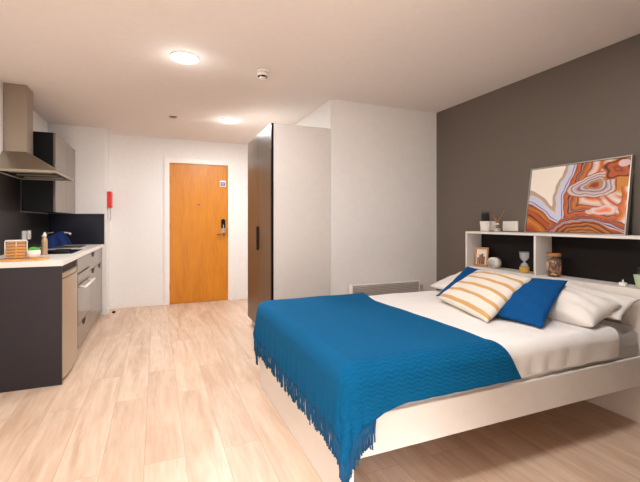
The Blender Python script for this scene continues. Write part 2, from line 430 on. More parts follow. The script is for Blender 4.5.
obj('gap_shade', bx1(XK - .03, XK - .014, 3.393, 3.988, .804, CB - .001), M['black'], fr)  # black strip put in as the shade of the gap under the worktop
# notch helper: dark half-round finger cut-out
def notch(parent, y, z, x=None, w=.15, h=.05, name='handle_notch'):
    x = XK if x is None else x
    b = bmesh.new(); poly = [(y - w / 2, z)] + [(y - w / 2 * math.cos(a), z - h * math.sin(a)) for a in [PI * i / 14 for i in range(1, 14)]] + [(y + w / 2, z)]
    prism(b, poly, 'X', x - .003, x + .004)
    o = obj(name, b, M['black'], parent); return o
# oven housing and oven
oc = thing('base_cabinet', 'taupe kitchen base cabinet housing the oven, between fridge and double cupboard', 'cabinet', (-.92, 4.34, 0))
bm = bmesh.new()
box(bm, XL + .02, XK - .022, 3.995, 4.01, .07, CB - .002); box(bm, XL + .02, XK - .022, 4.66, 4.675, .07, CB - .002)
box(bm, XL + .02, XK - .022, 4.01, 4.66, .07, .085); box(bm, XL + .02, XL + .03, 4.01, 4.66, .085, CB - .002); obj('carcass', bm, M['cab_front'], oc)
obj('filler_panel', bx1(XK - .02, XK, 3.995, 4.675, .735, CB - .006, bev=.0015), M['cab_front'], oc)
d = obj('drawer', bx1(XK - .02, XK, 3.995, 4.675, .068, .272, bev=.0015), M['cab_front'], oc)
notch(d, 4.32, .2715)
ov = thing('built_in_oven', 'built-in oven with a pale bar handle and reflective glass door', 'oven', (-.9, 4.335, .28))
obj('oven_body', bx1(XL + .06, XK - .022, 4.02, 4.65, .28, .72), M['black'], ov)
obj('control_panel', bx1(XK - .02, XK + .002, 4.0, 4.67, .632, .722, bev=.002), M['cab_front'], ov)
obj('glass_door', bx1(XK - .02, XK + .002, 4.0, 4.67, .280, .622, bev=.002), M['oven_glass'], ov)
bm = bmesh.new(); tube(bm, [(XK + .05, 4.05, .607), (XK + .05, 4.62, .607)], .011, 12)
for y in (4.09, 4.58): tube(bm, [(XK + .002, y, .607), (XK + .05, y, .607)], .008, 8)
obj('oven_handle', bm, M['trim'], ov)
# double cupboard
kc = thing('base_cabinet', 'taupe two-door base cabinet with a top drawer under the sink', 'cabinet', (-.92, 5.19, 0))
bm = bmesh.new(); y2 = YK - .003
box(bm, XL + .02, XK - .022, 4.68, 4.695, .07, CB - .002); box(bm, XL + .02, XK - .022, y2 - .015, y2, .07, CB - .002)
box(bm, XL + .02, XK - .022, 4.695, y2 - .015, .07, .085); box(bm, XL + .02, XL + .03, 4.695, y2 - .015, .085, CB - .002); obj('carcass', bm, M['cab_front'], kc)
d = obj('drawer', bx1(XK - .02, XK, 4.68, y2, .688, CB - .006, bev=.0015), M['cab_front'], kc); notch(d, 4.90, CB - .0065, w=.17)
d = obj('door', bx1(XK - .02, XK, 4.68, 5.185, .068, .684, bev=.0015), M['cab_front'], kc); notch(d, 4.90, .6835, w=.17)
d = obj('door', bx1(XK - .02, XK, 5.189, y2, .068, .684, bev=.0015), M['cab_front'], kc); notch(d, 5.42, .6835, w=.17)
tag(bxo('plinth', (XK - .07, XK - .055, 4.0, y2, .001, .066), M['cab_front']), 'recessed taupe plinth under the kitchen base cabinets', 'plinth')
# splashbacks
tag(bxo('splashback', (XL + .0005, XL + .007, Y0, YK - .009, CT + .001, 1.285), M['splash2']), 'dark splashback panel tinted with a brown reflection on the left kitchen wall', 'splashback')
tag(bxo('splashback', (XL + .008, -.612, YK - .008, YK - .0005, CT + .001, 1.292), M['splash']), 'dark navy splashback panel on the kitchen end wall', 'splashback')
tag(bxo('splashback', (XL + .0005, XL + .0068, 3.80, 4.63, 1.287, 1.60), M['splash2']), 'dark splashback panel on the wall directly under the cooker hood', 'splashback')
# upper cabinet
uc = thing('wall_cabinet', 'wall-hung cabinet with taupe front and black side beyond the hood', 'cabinet', (-1.07, 5.17, 1.285))
XU = -.93; UY0, UY1, UZ0, UZ1 = 4.652, YK - .01, 1.294, 2.08
bm = bmesh.new(); box(bm, XL + .008, XU - .02, UY0, UY1, UZ0, UZ1, .001); o = obj('carcass', bm, M['cab_side'], uc); o['label'] = 'black cabinet side'
ymid = (UY0 + UY1) / 2
for a, b_ in ((UY0, ymid - .001), (ymid + .001, UY1)): obj('door', bx1(XU - .019, XU, a, b_, UZ0 - .006, UZ1, bev=.0015), M['cab_front'], uc)
# hood
hd = thing('cooker_hood', 'brushed steel chimney cooker hood above the hob', 'cooker hood', (-1.0, 4.28, 1.6))
HX = -.773; HY0, HY1 = 3.915, 4.643
CX, CY0, CY1 = -1.05, 4.18, 4.375
bm = bmesh.new(); box(bm, XL + .001, CX, CY0, CY1, 1.802, H - .001, .002); obj('chimney', bm, M['steel'], hd)
bm = bmesh.new()
lo = [(XL + .001, HY0, 1.622), (HX, HY0, 1.622), (HX, HY1, 1.622), (XL + .001, HY1, 1.622)]
hi = [(XL + .001, CY0 - .01, 1.80), (CX + .008, CY0 - .01, 1.80), (CX + .008, CY1 + .01, 1.80), (XL + .001, CY1 + .01, 1.80)]
A = [bm.verts.new(p) for p in lo]; B = [bm.verts.new(p) for p in hi]
for i in range(4): bm.faces.new((A[i], A[(i + 1) % 4], B[(i + 1) % 4], B[i]))
bm.faces.new(B); bm.faces.new(A[::-1]); obj('canopy', bm, M['steel'], hd)
bm = bmesh.new()
box(bm, XL + .001, HX, HY0, HY0 + .012, 1.600, 1.621); box(bm, XL + .001, HX, HY1 - .012, HY1, 1.600, 1.621); box(bm, HX - .012, HX, HY0 + .012, HY1 - .012, 1.600, 1.621)
obj('rim', bm, M['steel'], hd)
bm = bmesh.new(); box(bm, XL + .002, HX - .013, HY0 + .013, HY1 - .013, 1.612, 1.619); obj('underside', bm, M['black'], hd)
for y in (4.02, 4.23, 4.44):
    bm = bmesh.new(); box(bm, XL + .08, HX - .06, y, y + .03, 1.603, 1.611, .002); obj('filter_bar', bm, M['steel'], hd)
# hob
hb = thing('hob', 'black glass hob set in the worktop under the hood', 'hob', (-.93, 4.33, CT))
bm = bmesh.new(); box(bm, -1.17, -.69, 4.085, 4.64, CT + .0005, CT + .006, .002); obj('glass_top', bm, M['glassblack'], hb)
for x, y, r in ((-1.05, 4.2, .075), (-1.05, 4.47, .095), (-.83, 4.2, .095), (-.83, 4.47, .075)):
    bm = bmesh.new(); lathe(bm, [(r, CT + .0062), (r, CT + .014), (r - .012, CT + .020), (.01, CT + .019)], x, y, 28); obj('hotplate', bm, M['black'], hb)
# sink + tap
sk = thing('sink', 'small stainless steel sink let into the far end of the worktop', 'sink', (-.94, 5.18, .78))
bm = bmesh.new()
box(bm, SX0 - .03, SX1 + .015, SY0 - .015, SY0 + .006, CT + .0005, CT + .006); box(bm, SX0 - .03, SX1 + .015, SY1 - .006, SY1 + .015, CT + .0005, CT + .006)
box(bm, SX0 - .03, SX0 + .006, SY0 + .006, SY1 - .006, CT + .0005, CT + .006); box(bm, SX1 - .006, SX1 + .015, SY0 + .006, SY1 - .006, CT + .0005, CT + .006)
obj('rim', bm, M['chrome'], sk)
bm = bmesh.new()
box(bm, SX0 + .003, SX0 + .006, SY0 + .003, SY1 - .003, .76, CT); box(bm, SX1 - .006, SX1 - .003, SY0 + .003, SY1 - .003, .76, CT)
box(bm, SX0 + .006, SX1 - .006, SY0 + .003, SY0 + .006, .76, CT); box(bm, SX0 + .006, SX1 - .006, SY1 - .006, SY1 - .003, .76, CT)
box(bm, SX0 + .006, SX1 - .006, SY0 + .006, SY1 - .006, .757, .760); obj('bowl', bm, M['steel'], sk)
tp = thing('kitchen_tap', 'chrome mixer tap with a raised curved spout behind the hob', 'tap', (-1.155, 5.1, CT + .001))
TX, TY = -1.155, 5.1
TX = -1.09; TYb = 4.90
tp.location = (TX, TYb, CT + .001); tp['_o'] = (TX, TYb, CT + .001)
bm = bmesh.new(); lathe(bm, [(.026, CT + .001), (.026, CT + .008), (.016, CT + .014), (.015, CT + .12), (.017, CT + .125), (.017, CT + .145), (.004, CT + .152)], TX, TYb, 20); obj('tap_body', bm, M['chrome'], tp)
bm = bmesh.new(); pts = []
for i in range(15):
    u = i / 14; pts.append((TX + .012 + .215 * u, TYb + .06 * u, CT + .085 + .085 * math.sin(u * 2.05)))
pts.append((pts[-1][0] + .012, pts[-1][1], pts[-1][2] - .012)); tube(bm, pts, [.008] * 13 + [.009, .012, .012], 12); obj('spout', bm, M['chrome'], tp)
bm = bmesh.new(); tube(bm, [(TX, TYb, CT + .148), (TX + .03, TYb - .0, CT + .163), (TX + .09, TYb - .01, CT + .175)], [.008, .006, .005], 10); obj('lever', bm, M['chrome'], tp)
# blue cloth draped over spout
bm = bmesh.new(); nu, nv = 26, 20; G = []
c0 = Vector((TX + .045, TYb + .02, 0)); 
for i in range(nu + 1):
    u = i / nu; row = []
    sxp = TX + .045 + .125 * u; syp = TYb + .06 * (sxp - TX - .012) / .235
    top = CT + .085 + .085 * math.sin((sxp - TX - .012) / .235 * 2.05) + .012
    for j in range(nv + 1):
        v = j / nv * 2 - 1
        L_ = .125 if v < 0 else .10
        a = abs(v); side = -1 if v < 0 else 1
        oy = side * (.014 * math.sin(min(1, a * 4) * PI / 2) + .03 * a + .006 * math.sin(u * 14 + side) * a)
        x = sxp + (.10 * a * u if side < 0 else .05 * a * u) - .012 * a
        z = max(CT + .008 + .004 * math.sin(9 * u + 5 * a), top - L_ * a ** 1.2 - .012 * u * a)
        row.append(bm.verts.new((x, syp + oy, z)))
    G.append(row)
for i in range(nu):
    for j in range(nv):
        f = bm.faces.new((G[i][j], G[i + 1][j], G[i + 1][j + 1], G[i][j + 1])); f.smooth = True
o = obj('dish_cloth', bm, M['mitt']); tag(o, 'dark blue cloth draped over the kitchen tap spout', 'cloth')
md = o.modifiers.new('s', 'SOLIDIFY'); md.thickness = .007; md.offset = 1
# bottle
bt = thing('soap_bottle', 'tall beige bottle with a pale top standing at the near edge of the black hob', 'bottle', (-1.0, 4.70, CT))
BX, BY = -.889, 4.045
bt.location = (BX, BY, CT + .001); bt['_o'] = (BX, BY, CT + .001)
bm = bmesh.new(); lathe(bm, [(.020, CT + .001), (.022, CT + .006), (.022, CT + .12), (.019, CT + .136), (.012, CT + .15), (.012, CT + .156)], BX, BY, 24); obj('bottle_body', bm, M['bottle'], bt)
bm = bmesh.new(); lathe(bm, [(.015, CT + .156), (.015, CT + .172), (.010, CT + .180), (.005, CT + .196)], BX, BY, 18); obj('cap', bm, M['ceramic'], bt)
# switches
def plate(label, x, y0, y1, z0, z1, side, name='wall_switch', cat='switch', group=None, rock=1):
    s = 1 if side > 0 else -1
    t = thing(name, label, cat, (x, (y0 + y1) / 2, z0), group)
    bm = bmesh.new(); box(bm, min(x, x + s * .009), max(x, x + s * .009), y0, y1, z0, z1, .002); obj('plate', bm, M['ceramic'], t)
    for k in range(rock):
        yc = y0 + (y1 - y0) * (k + .5) / rock; xx = x + s * .009
        bm = bmesh.new(); box(bm, min(xx, xx + s * .004), max(xx, xx + s * .004), yc - .012, yc + .012, z0 + (z1 - z0) * .55, z0 + (z1 - z0) * .85, .001); obj('rocker', bm, M['trim'], t)
    return t
plate('white switch plate on the kitchen splashback, nearer the amber jar', XL + .0075, 4.665, 4.785, 1.01, 1.10, 1, group='switches on the kitchen wall')
plate('white switch plate on the kitchen splashback, farther from the amber jar', XL + .0075, 4.825, 4.94, 1.01, 1.10, 1, group='switches on the kitchen wall')
# chopping board, jar, bowl
BZ = CT + .001
bm = bmesh.new(); prism(bm, [(-1.04, 3.45), (-1.03, 3.44), (-.785, 3.44), (-.77, 3.455), (-.755, 3.60), (-.77, 3.615), (-1.03, 3.64), (-1.04, 3.63)], 'Z', BZ, BZ + .013)
tag(obj('chopping_board', bm, M['bamboo']), 'thin bamboo board under the jar and bowl on the worktop', 'board')
JX, JY, JZ = -.955, 3.545, BZ + .0135
jr = thing('storage_jar', 'clear jar of golden pasta with a pale rim on the bamboo board', 'jar', (JX, JY, JZ))
rot = Matrix.Rotation(.26, 4, 'Z')
def rbox(bm, cx, cy, hx, hy, z0, z1, bev=.004):
    b2 = bmesh.new(); box(b2, -hx, hx, -hy, hy, z0, z1, bev)
    for v in b2.verts: v.co = rot @ v.co; v.co.x += cx; v.co.y += cy
    join(bm, b2)
bm = bmesh.new(); rbox(bm, JX, JY, .054, .045, JZ + .002, JZ + .120)
# ridges of pasta in the content
for k in range(10):
    b2 = bmesh.new(); z = JZ + .010 + k * .011
    for sy_ in (-.046, .046): tube(b2, [(-.05, sy_, z), (.05, sy_, z + .002 * (k % 2))], .0045, 6)
    for sx_ in (-.055, .055): tube(b2, [(sx_, -.042, z), (sx_, .042, z)], .0045, 6)
    for v in b2.verts: v.co = rot @ v.co; v.co.x += JX; v.co.y += JY
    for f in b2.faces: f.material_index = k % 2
    join(bm, b2)
b2 = bmesh.new(); box(b2, -.004, .004, -.0525, -.045, .004, .116)
for v in b2.verts: v.co = rot @ v.co; v.co += Vector((JX, JY, JZ))
for f in b2.faces: f.material_index = 0
join(bm, b2)
o = obj('pasta', bm, [M['pasta'], M['pasta2']], jr)
M['thin_glass'] = mat('thin_clear_glass', (250, 250, 250), .05, alpha=.07)
bm = bmesh.new(); rbox(bm, JX, JY, .0605, .0515, JZ, JZ + .125, .006); obj('glass_wall', bm, M['thin_glass'], jr)
bm = bmesh.new(); rbox(bm, JX, JY, .065, .056, JZ + .1255, JZ + .135, .003); obj('lid', bm, M['ceramic'], jr)
for px_ in (-.064, 0.0, .064):
    bm = bmesh.new(); b2 = bmesh.new(); tube(b2, [(px_, -.055, JZ + .128), (px_, -.056, JZ + (.09 if px_ == 0 else .03))], .0035, 6)
    for v in b2.verts: v.co = rot @ v.co; v.co.x += JX; v.co.y += JY
    join(bm, b2); obj('wire_clip', bm, M['ceramic'], jr)
pb = thing('bowl_planter', 'small white bowl of bright green moss on the bamboo board', 'planter', (-.842, 3.525, JZ))
bm = bmesh.new(); lathe(bm, [(.026, JZ), (.036, JZ + .010), (.043, JZ + .035), (.042, JZ + .060), (.038, JZ + .060), (.036, JZ + .05)], -.842, 3.525, 28); obj('bowl', bm, M['ceramic'], pb)
bm = bmesh.new()
for k in range(26):
    a = random.random() * 2 * PI; r = .028 * math.sqrt(random.random())
    bmesh.ops.create_icosphere(bm, subdivisions=1, radius=.010 + .004 * random.random(), matrix=Matrix.Translation((-.842 + r * math.cos(a), 3.525 + r * math.sin(a), JZ + .060 + .012 * (1 - (r / .028) ** 2))))
for f in bm.faces: f.smooth = True
obj('moss', bm, M['moss'], pb)

# ------------------------------------------------------------------ heater
ht = thing('panel_heater', 'low white wall heater with a grey grille behind the bed', 'heater', (2.19, 3.46, .20))
hx0, hx1, hy0, hy1 = 1.772, 2.55, 3.415, YJ - .016
bm = bmesh.new(); box(bm, hx0, hx1, hy0 + .012, hy1, .22, .567, .004); obj('body', bm, M['heater'], ht)
for x in (hx0 - .012, hx1): bm = bmesh.new(); box(bm, x, x + .012, hy0 - .004, hy1, .215, .575, .003); obj('end_cap', bm, M['heater'], ht)
bm = bmesh.new(); box(bm, hx0 + .001, hx1 - .001, hy0 + .008, hy0 + .0115, .44, .560); obj('grille_recess', bm, M['grille_dark'], ht)
for k in range(7):
    bm = bmesh.new(); z = .449 + k * .016; box(bm, hx0 + .002, hx1 - .002, hy0 - .001, hy0 + .007, z, z + .009, .002); obj('louvre', bm, M['grille'], ht)
bm = bmesh.new(); box(bm, hx1 + .03, hx1 + .10, YJ - .03, YJ - .001, .46, .52, .005); tag(obj('grey_wall_box', bm, M['grille']), 'small grey box on the wall right of the heater', 'switch')  # plain grey box added for a soft grey patch beside the heater

# ------------------------------------------------------------------ bed
XF, YS, YF, XH = .70, 1.386, 2.834, 2.63
bed = thing('bed', 'white double bed frame with a shelved bookcase headboard', 'bed', (1.7, 2.1, 0))
o = obj('foot_panel', bx1(XF, XF + .022, YS, YF, .001, .47, bev=.002), M['white_board'], bed)
for y in (YS, YF - .022): obj('side_rail', bx1(XF + .023, XH - .001, y, y + .022, .243, .406, bev=.002), M['white_board'], bed)
bm = bmesh.new()
for k in range(12):
    x = XF + .1 + k * .155; box(bm, x, x + .07, YS + .024, YF - .024, .262, .276)
obj('slats', bm, M['bamboo'], bed)
obj('centre_beam', bx1(XF + .024, XH - .002, 2.09, 2.13, .20, .260), M['white_board'], bed)
hbm = obj('headboard', bx1(XH, XH + .018, YS - .01, YF, .001, .787, bev=.002), M['white_board'], bed)
hbm['label'] = 'bookcase headboard with two open cubbies'
T = .018; XB = 2.835
obj('top_board', bx1(XH, XB, YS - .01, YF, 1.084, 1.102, bev=.0015), M['white_board'], hbm)
obj('shelf_board', bx1(XH + .019, XB, YS + .009, YF - .019, .769, .787, bev=.001), M['white_board'], hbm)
for a in (YS - .01, YF - .018): obj('side_board', bx1(XH if a > 2 else XH, XB, a, a + .018, .7875, 1.0835, bev=.001), M['white_board'], hbm)
for a in (YS - .01, YF - .018): obj('side_board', bx1(XH + .019, XB, a, a + .018, .001, .787), M['white_board'], hbm)
obj('divider', bx1(XH, XB - .032, 2.106, 2.124, .7875, 1.0835, bev=.001), M['white_board'], hbm)
obj('back_board', bx1(XB - .031, XB - .022, YS + .009, YF - .019, .7875, 1.0835), M['shelf_back'], hbm)

# mattress
bm = bmesh.new(); box(bm, XF + .028, XH - .004, YS + .026, YF - .026, .277, .572, .03); 
for f in bm.faces: f.smooth = True
tag(obj('mattress', bm, M['sheet']), 'mattress with a grey white fitted sheet on the bed frame', 'mattress')

# generic drape: cloth over rounded rectangle block
def drape_point(sx_, sy_, x0, y0, y1, ztop, R, flare=.03):
    """sx_, sy_ are unrolled coordinates; block's outer faces at x0 (foot), y0 (near), y1 (far)"""
    a = max(0, (x0 + R) - sx_)
    if sy_ < y0 + R: b = (y0 + R) - sy_; sg_ = -1; py = y0 + R
    elif sy_ > y1 - R: b = sy_ - (y1 - R); sg_ = 1; py = y1 - R
    else: b = 0; sg_ = 0; py = sy_
    px_ = sx_ if a == 0 else x0 + R
    l = math.hypot(a, b)
    if l < 1e-9: return Vector((px_, py, ztop)), 0, (0, 0)
    dx, dy = -a / l, sg_ * b / l
    q = R * PI / 2
    if l < q: out = R * math.sin(l / R); dr = R * (1 - math.cos(l / R))
    else: out = R + flare * (l - q); dr = R + (l - q)
    return Vector((px_ + dx * out, py + dy * out, ztop - dr)), max(0, l - q), (dx, dy)

def noise2(x, y):
    return (math.sin(x * 3.1 + y * 1.7 + .5) + math.sin(x * 1.3 - y * 4.3 + 2.1) + math.sin(x * 7.7 + y * 5.1) * .5 + math.sin(-x * 5.3 + y * 9.1 + 1) * .4) / 2.9

# duvet
bm = bmesh.new(); nx, ny = 110, 120; G = []
DXA, DXB = XF + .03, 2.41
for i in range(nx + 1):
    row = []
    for j in range(ny + 1):
        u, v = i / nx, j / ny
        hang_n, hang_f = .185, .19
        sy_ = (YS + .005 - hang_n + .045) + v * ((YF - .005 + hang_f - .045) - (YS + .005 - hang_n + .045))
        sx_ = DXA + u * (DXB - DXA) - .012 * math.sin(v * 9) * u
        p, hg, d_ = drape_point(sx_, sy_, -5, YS + .004, YF - .004, .592, .06, 0.0)
        p.z += .006 * noise2(p.x * 2.4, sy_ * 2.6) * (1 if hg == 0 else .3)
        if hg > 0:
            rip = .5 + .5 * math.sin(sx_ * 38 + 2 * math.sin(sx_ * 7))
            p.y += (.010 * rip * min(1, hg / .08)) * (1 if d_[1] < 0 else -1)
            p.z = max(p.z, .412 + .004 * rip)
        else:
            p.z += .0025 * math.sin(sy_ * 60 + sx_ * 10) * max(0, (u - .75) / .25) * .8
        row.append(bm.verts.new(p))
    G.append(row)
for i in range(nx):
    for j in range(ny):
        f = bm.faces.new((G[i][j], G[i + 1][j], G[i + 1][j + 1], G[i][j + 1])); f.smooth = True
o = obj('duvet', bm, M['white_cloth']); tag(o, 'white duvet covering most of the bed', 'duvet')
md = o.modifiers.new('s', 'SOLIDIFY'); md.thickness = .014; md.offset = -1

# throw with chevron knit
def throw_mat():
    m, nt, b = new_mat('teal_chevron_knit'); N, L = nt.nodes, nt.links
    uv = N.new('ShaderNodeUVMap'); uv.uv_map = 'UVMap'
    sp_ = N.new('ShaderNodeSeparateXYZ'); L.new(uv.outputs[0], sp_.inputs[0])
    def mth(op, a, b_=None, c=None):
        n = N.new('ShaderNodeMath'); n.operation = op
        for k, q in enumerate((a, b_, c)):
            if q is None: continue
            if isinstance(q, (int, float)): n.inputs[k].default_value = q
            else: L.new(q, n.inputs[k])
        return n.outputs[0]
    zig = mth('PINGPONG', sp_.outputs['X'], .024)          # triangle wave across the width
    ph = mth('ADD', mth('MULTIPLY', sp_.outputs['Y'], 1.0), mth('MULTIPLY', zig, .42))
    w = mth('SINE', mth('MULTIPLY', ph, 2 * PI / .018))
    nz = N.new('ShaderNodeTexNoise'); nz.inputs['Scale'].default_value = 260; L.new(uv.outputs[0], nz.inputs['Vector'])
    hgt = mth('ADD', w, mth('MULTIPLY', nz.outputs['Fac'], .6))
    bp = N.new('ShaderNodeBump'); bp.inputs['Strength'].default_value = .42; bp.inputs['Distance'].default_value = .0025
    L.new(hgt, bp.inputs['Height']); L.new(bp.outputs[0], b.inputs['Normal'])
    mx = N.new('ShaderNodeMix'); mx.data_type = 'RGBA'; mx.inputs[6].default_value = lin((0, 76, 118)); mx.inputs[7].default_value = lin((0, 92, 138))
    L.new(mth('MULTIPLY_ADD', w, .18, .5), mx.inputs[0]); L.new(mx.outputs[2], b.inputs['Base Color'])
    b.inputs['Roughness'].default_value = .95; b.inputs['Specular IOR Level'].default_value = .15
    return m
M['throw'] = throw_mat()
M['fringe'] = mat('teal_fringe_yarn', (0, 74, 114), .9, noise=.2, nscale=60)
x0, R = .672, .075
y0n, y1f = YS - .014, YF + .016
ZT = .612
LA, LB, LBF = .30, .215, .30
bm = bmesh.new(); uvl = bm.loops.layers.uv.new('UVMap'); G = []; UVs = {}
nx, ny = 120, 190
def throw_edge(sy_):
    t_ = (sy_ - y0n) / (y1f - y0n)
    e = 1.475 + .012 * math.sin(t_ * 7) + .07 * max(0, t_ - .75) / .25
    if t_ < .06: e += .9 * (.06 - t_)
    return e
def throw_pt(u, v):
    sy1 = y1f - R + LBF
    sxa = x0 + R - LA
    q = max(0, min(1, (x0 + .24 - (sxa + u * 1.05)) / .30)); q = q * q * (3 - 2 * q)
    sy0 = y0n + R - LB - .08 * q
    sy_ = sy0 + v * (sy1 - sy0)
    sx_ = sxa + u * (throw_edge(sy_) - sxa)
    p, hg, d_ = drape_point(sx_, sy_, x0, y0n, y1f, ZT, R, .02)
    if hg > 0:
        k = min(1, hg / .15)
        foot = abs(d_[0])
        rip = .010 * math.sin(sy_ * 34 + 1.3 * math.sin(sy_ * 9)) * foot + .007 * math.sin(sx_ * 26) * (1 - foot)
        rip += .018 * k * math.sin(math.atan2(d_[1], -d_[0]) * 6) * (1 if 0.05 < foot < .98 else 0)
        rip = max(rip, -.008)
        p.x += d_[0] * abs(rip) * k; p.y += d_[1] * abs(rip) * k
    else:
        p.z += .005 * max(-.3, noise2(p.x * 2.4, sy_ * 2.6))
    return p, sx_, sy_
for i in range(nx + 1):
    row = []
    for j in range(ny + 1):
        p, a, b_ = throw_pt(i / nx, j / ny)
        vv = bm.verts.new(p); UVs[vv] = (a, b_); row.append(vv)
    G.append(row)
for i in range(nx):
    for j in range(ny):
        f = bm.faces.new((G[i][j], G[i + 1][j], G[i + 1][j + 1], G[i][j + 1])); f.smooth = True
        for lp in f.loops: lp[uvl].uv = UVs[lp.vert]
th_ = obj('throw_blanket', bm, M['throw']); tag(th_, 'teal blue chevron-knit throw with a fringed end over the foot of the bed', 'blanket')
md = th_.modifiers.new('s', 'SOLIDIFY'); md.thickness = .007; md.offset = 1
bm = bmesh.new()
NF = 330
for k in range(NF + 110):
    v = (k + .5) / NF
    if k < NF: p, a, b_ = throw_pt(0, v)
    else: p, a, b_ = throw_pt((k - NF) / 110 * .31, 0)
    pu = p
    L_ = .085 + .03 * random.random()
    ox, oy = (random.random() - .5) * .012, (random.random() - .5) * .016
    out = Vector((p.x - pu.x, p.y - pu.y, 0))
    p0 = p + Vector((0, 0, .006)); out = out * 0
    pts = [p0, p0 + Vector((ox * .3 - .002, oy * .3, -L_ * .35)), p0 + Vector((ox * .8 - .002, oy, -L_ * .7)), p0 + Vector((ox, oy * 1.3, -L_))]
    tube(bm, pts, [.0032, .0026, .0026, .0034], 5)
fo = obj('fringe', bm, M['fringe'], th_); fo['kind'] = 'stuff'

# ------------------------------------------------------------------ pillows and cushions from four corners
def cushion(name, c, thick, m, label, cat, group=None, pinch=.05, wr=.002, n=44, seed=0, sag=0.0):
    """c = near-bottom, far-bottom, far-top, near-top corners"""
    A, B, C_, D = [Vector(q) for q in c]
    nrm = (B - A).cross(D - A).normalized()
    if nrm.z < 0: nrm = -nrm
    bm = bmesh.new(); uvl = bm.loops.layers.uv.new('UVMap'); UV = {}
    def base(u, v):
        uu, vv = 2 * u - 1, 2 * v - 1
        k = 1 - pinch * (1 - vv * vv) * 1.0; k2 = 1 - pinch * (1 - uu * uu)
        u2 = .5 + .5 * uu * k; v2 = .5 + .5 * vv * k2
        return (A * (1 - u2) + B * u2) * (1 - v2) + (D * (1 - u2) + C_ * u2) * v2
    sides = []
    for s in (1, -1):
        G = []
        for i in range(n + 1):
            row = []
            for j in range(n + 1):
                u, v = i / n, j / n; uu, vv = 2 * u - 1, 2 * v - 1
                e = max(0, (1 - uu ** 2) * (1 - vv ** 2)) ** .42
                w = wr * (math.sin(uu * 9 + vv * 5 + seed) + math.sin(uu * 4 - vv * 11 + 2 * seed)) * min(1, e * 1.5)
                w += wr * 1.2 * math.sin((uu - vv) * 16 + seed) * (abs(uu * vv)) * e
                p = base(u, v) + nrm * (s * (thick / 2) * e + w - sag * (1 - uu * uu) * 0)
                if s == -1 and (i in (0, n) or j in (0, n)): row.append(sides[0][i][j])
                else:
                    vt = bm.verts.new(p); UV[vt] = (u, v); row.append(vt)
            G.append(row)
        sides.append(G)
        for i in range(n):
            for j in range(n):
                q = (G[i][j], G[i + 1][j], G[i + 1][j + 1], G[i][j + 1])
                try:
                    f = bm.faces.new(q if s == 1 else q[::-1]); f.smooth = True
                    for lp in f.loops: lp[uvl].uv = UV.get(lp.vert, (0, 0))
                except ValueError: pass
    o = obj(name, bm, m); return tag(o, label, cat, group)

def stripe_mat():
    m, nt, b = new_mat('cream_ochre_stripes'); N, L = nt.nodes, nt.links
    uv = N.new('ShaderNodeUVMap'); uv.uv_map = 'UVMap'; sp_ = N.new('ShaderNodeSeparateXYZ'); L.new(uv.outputs[0], sp_.inputs[0])
    a = N.new('ShaderNodeMath'); a.operation = 'MULTIPLY_ADD'; a.inputs[1].default_value = 5.3; a.inputs[2].default_value = .18; L.new(sp_.outputs['Y'], a.inputs[0])
    fr_ = N.new('ShaderNodeMath'); fr_.operation = 'FRACT'; L.new(a.outputs[0], fr_.inputs[0])
    pp = N.new('ShaderNodeMath'); pp.operation = 'SUBTRACT'; pp.inputs[1].default_value = .5; L.new(fr_.outputs[0], pp.inputs[0])
    ab = N.new('ShaderNodeMath'); ab.operation = 'ABSOLUTE'; L.new(pp.outputs[0], ab.inputs[0])
    rp = N.new('ShaderNodeValToRGB'); rp.color_ramp.elements[0].position = .13; rp.color_ramp.elements[1].position = .17
    rp.color_ramp.elements[0].color = lin((206, 160, 102)); rp.color_ramp.elements[1].color = lin((226, 218, 206))
    L.new(ab.outputs[0], rp.inputs['Fac']); L.new(rp.outputs[0], b.inputs['Base Color'])
    b.inputs['Roughness'].default_value = .95
    nz = N.new('ShaderNodeTexNoise'); nz.inputs['Scale'].default_value = 90; L.new(uv.outputs[0], nz.inputs['Vector'])
    bp = N.new('ShaderNodeBump'); bp.inputs['Strength'].default_value = .15; bp.inputs['Distance'].default_value = .005; L.new(nz.outputs[0], bp.inputs['Height']); L.new(bp.outputs[0], b.inputs['Normal'])
    return m
M['stripes'] = stripe_mat()

cushion('pillow', [(2.42, 1.40, .63), (2.42, 2.07, .63), (2.607, 2.07, .775), (2.607, 1.40, .735)], .08, M['pillow_cloth'],
        'white pillow at the near side, behind the front pillow against the headboard', 'pillow', 'white pillows', seed=2)
cushion('pillow', [(2.22, 1.42, .612), (2.19, 2.06, .63), (2.46, 2.04, .77), (2.49, 1.43, .705)], .17, M['pillow_cloth'],
        'plump white pillow nearest the camera, in front of another pillow', 'pillow', 'white pillows', seed=5, wr=.0028)
cushion('pillow', [(2.20, 2.13, .63), (2.20, 2.80, .63), (2.60, 2.80, .745), (2.60, 2.13, .745)], .12, M['pillow_cloth'],
        'white pillow at the far side of the bed behind the striped cushion', 'pillow', 'white pillows', seed=8)
cushion('cushion', [(2.10, 2.03, .665), (1.985, 2.46, .615), (2.43, 2.60, .812), (2.44, 2.14, .79)], .05, M['blue_cushion'],
        'royal blue cushion mostly hidden behind the striped cushion', 'cushion', 'royal blue cushions', seed=3)
cushion('cushion', [(1.96, 1.53, .602), (1.89, 1.85, .62), (2.24, 2.10, .80), (2.42, 1.705, .815)], .09, M['blue_cushion'],
        'royal blue cushion in full view right of the striped cushion', 'cushion', 'royal blue cushions', seed=6)
cushion('cushion', [(1.775, 1.735, .602), (1.92, 2.36, .625), (2.33, 2.37, .81), (2.27, 1.84, .82)], .13, M['stripes'],
        'cream cushion with ochre stripes leaning on the blue cushions', 'cushion', seed=1)

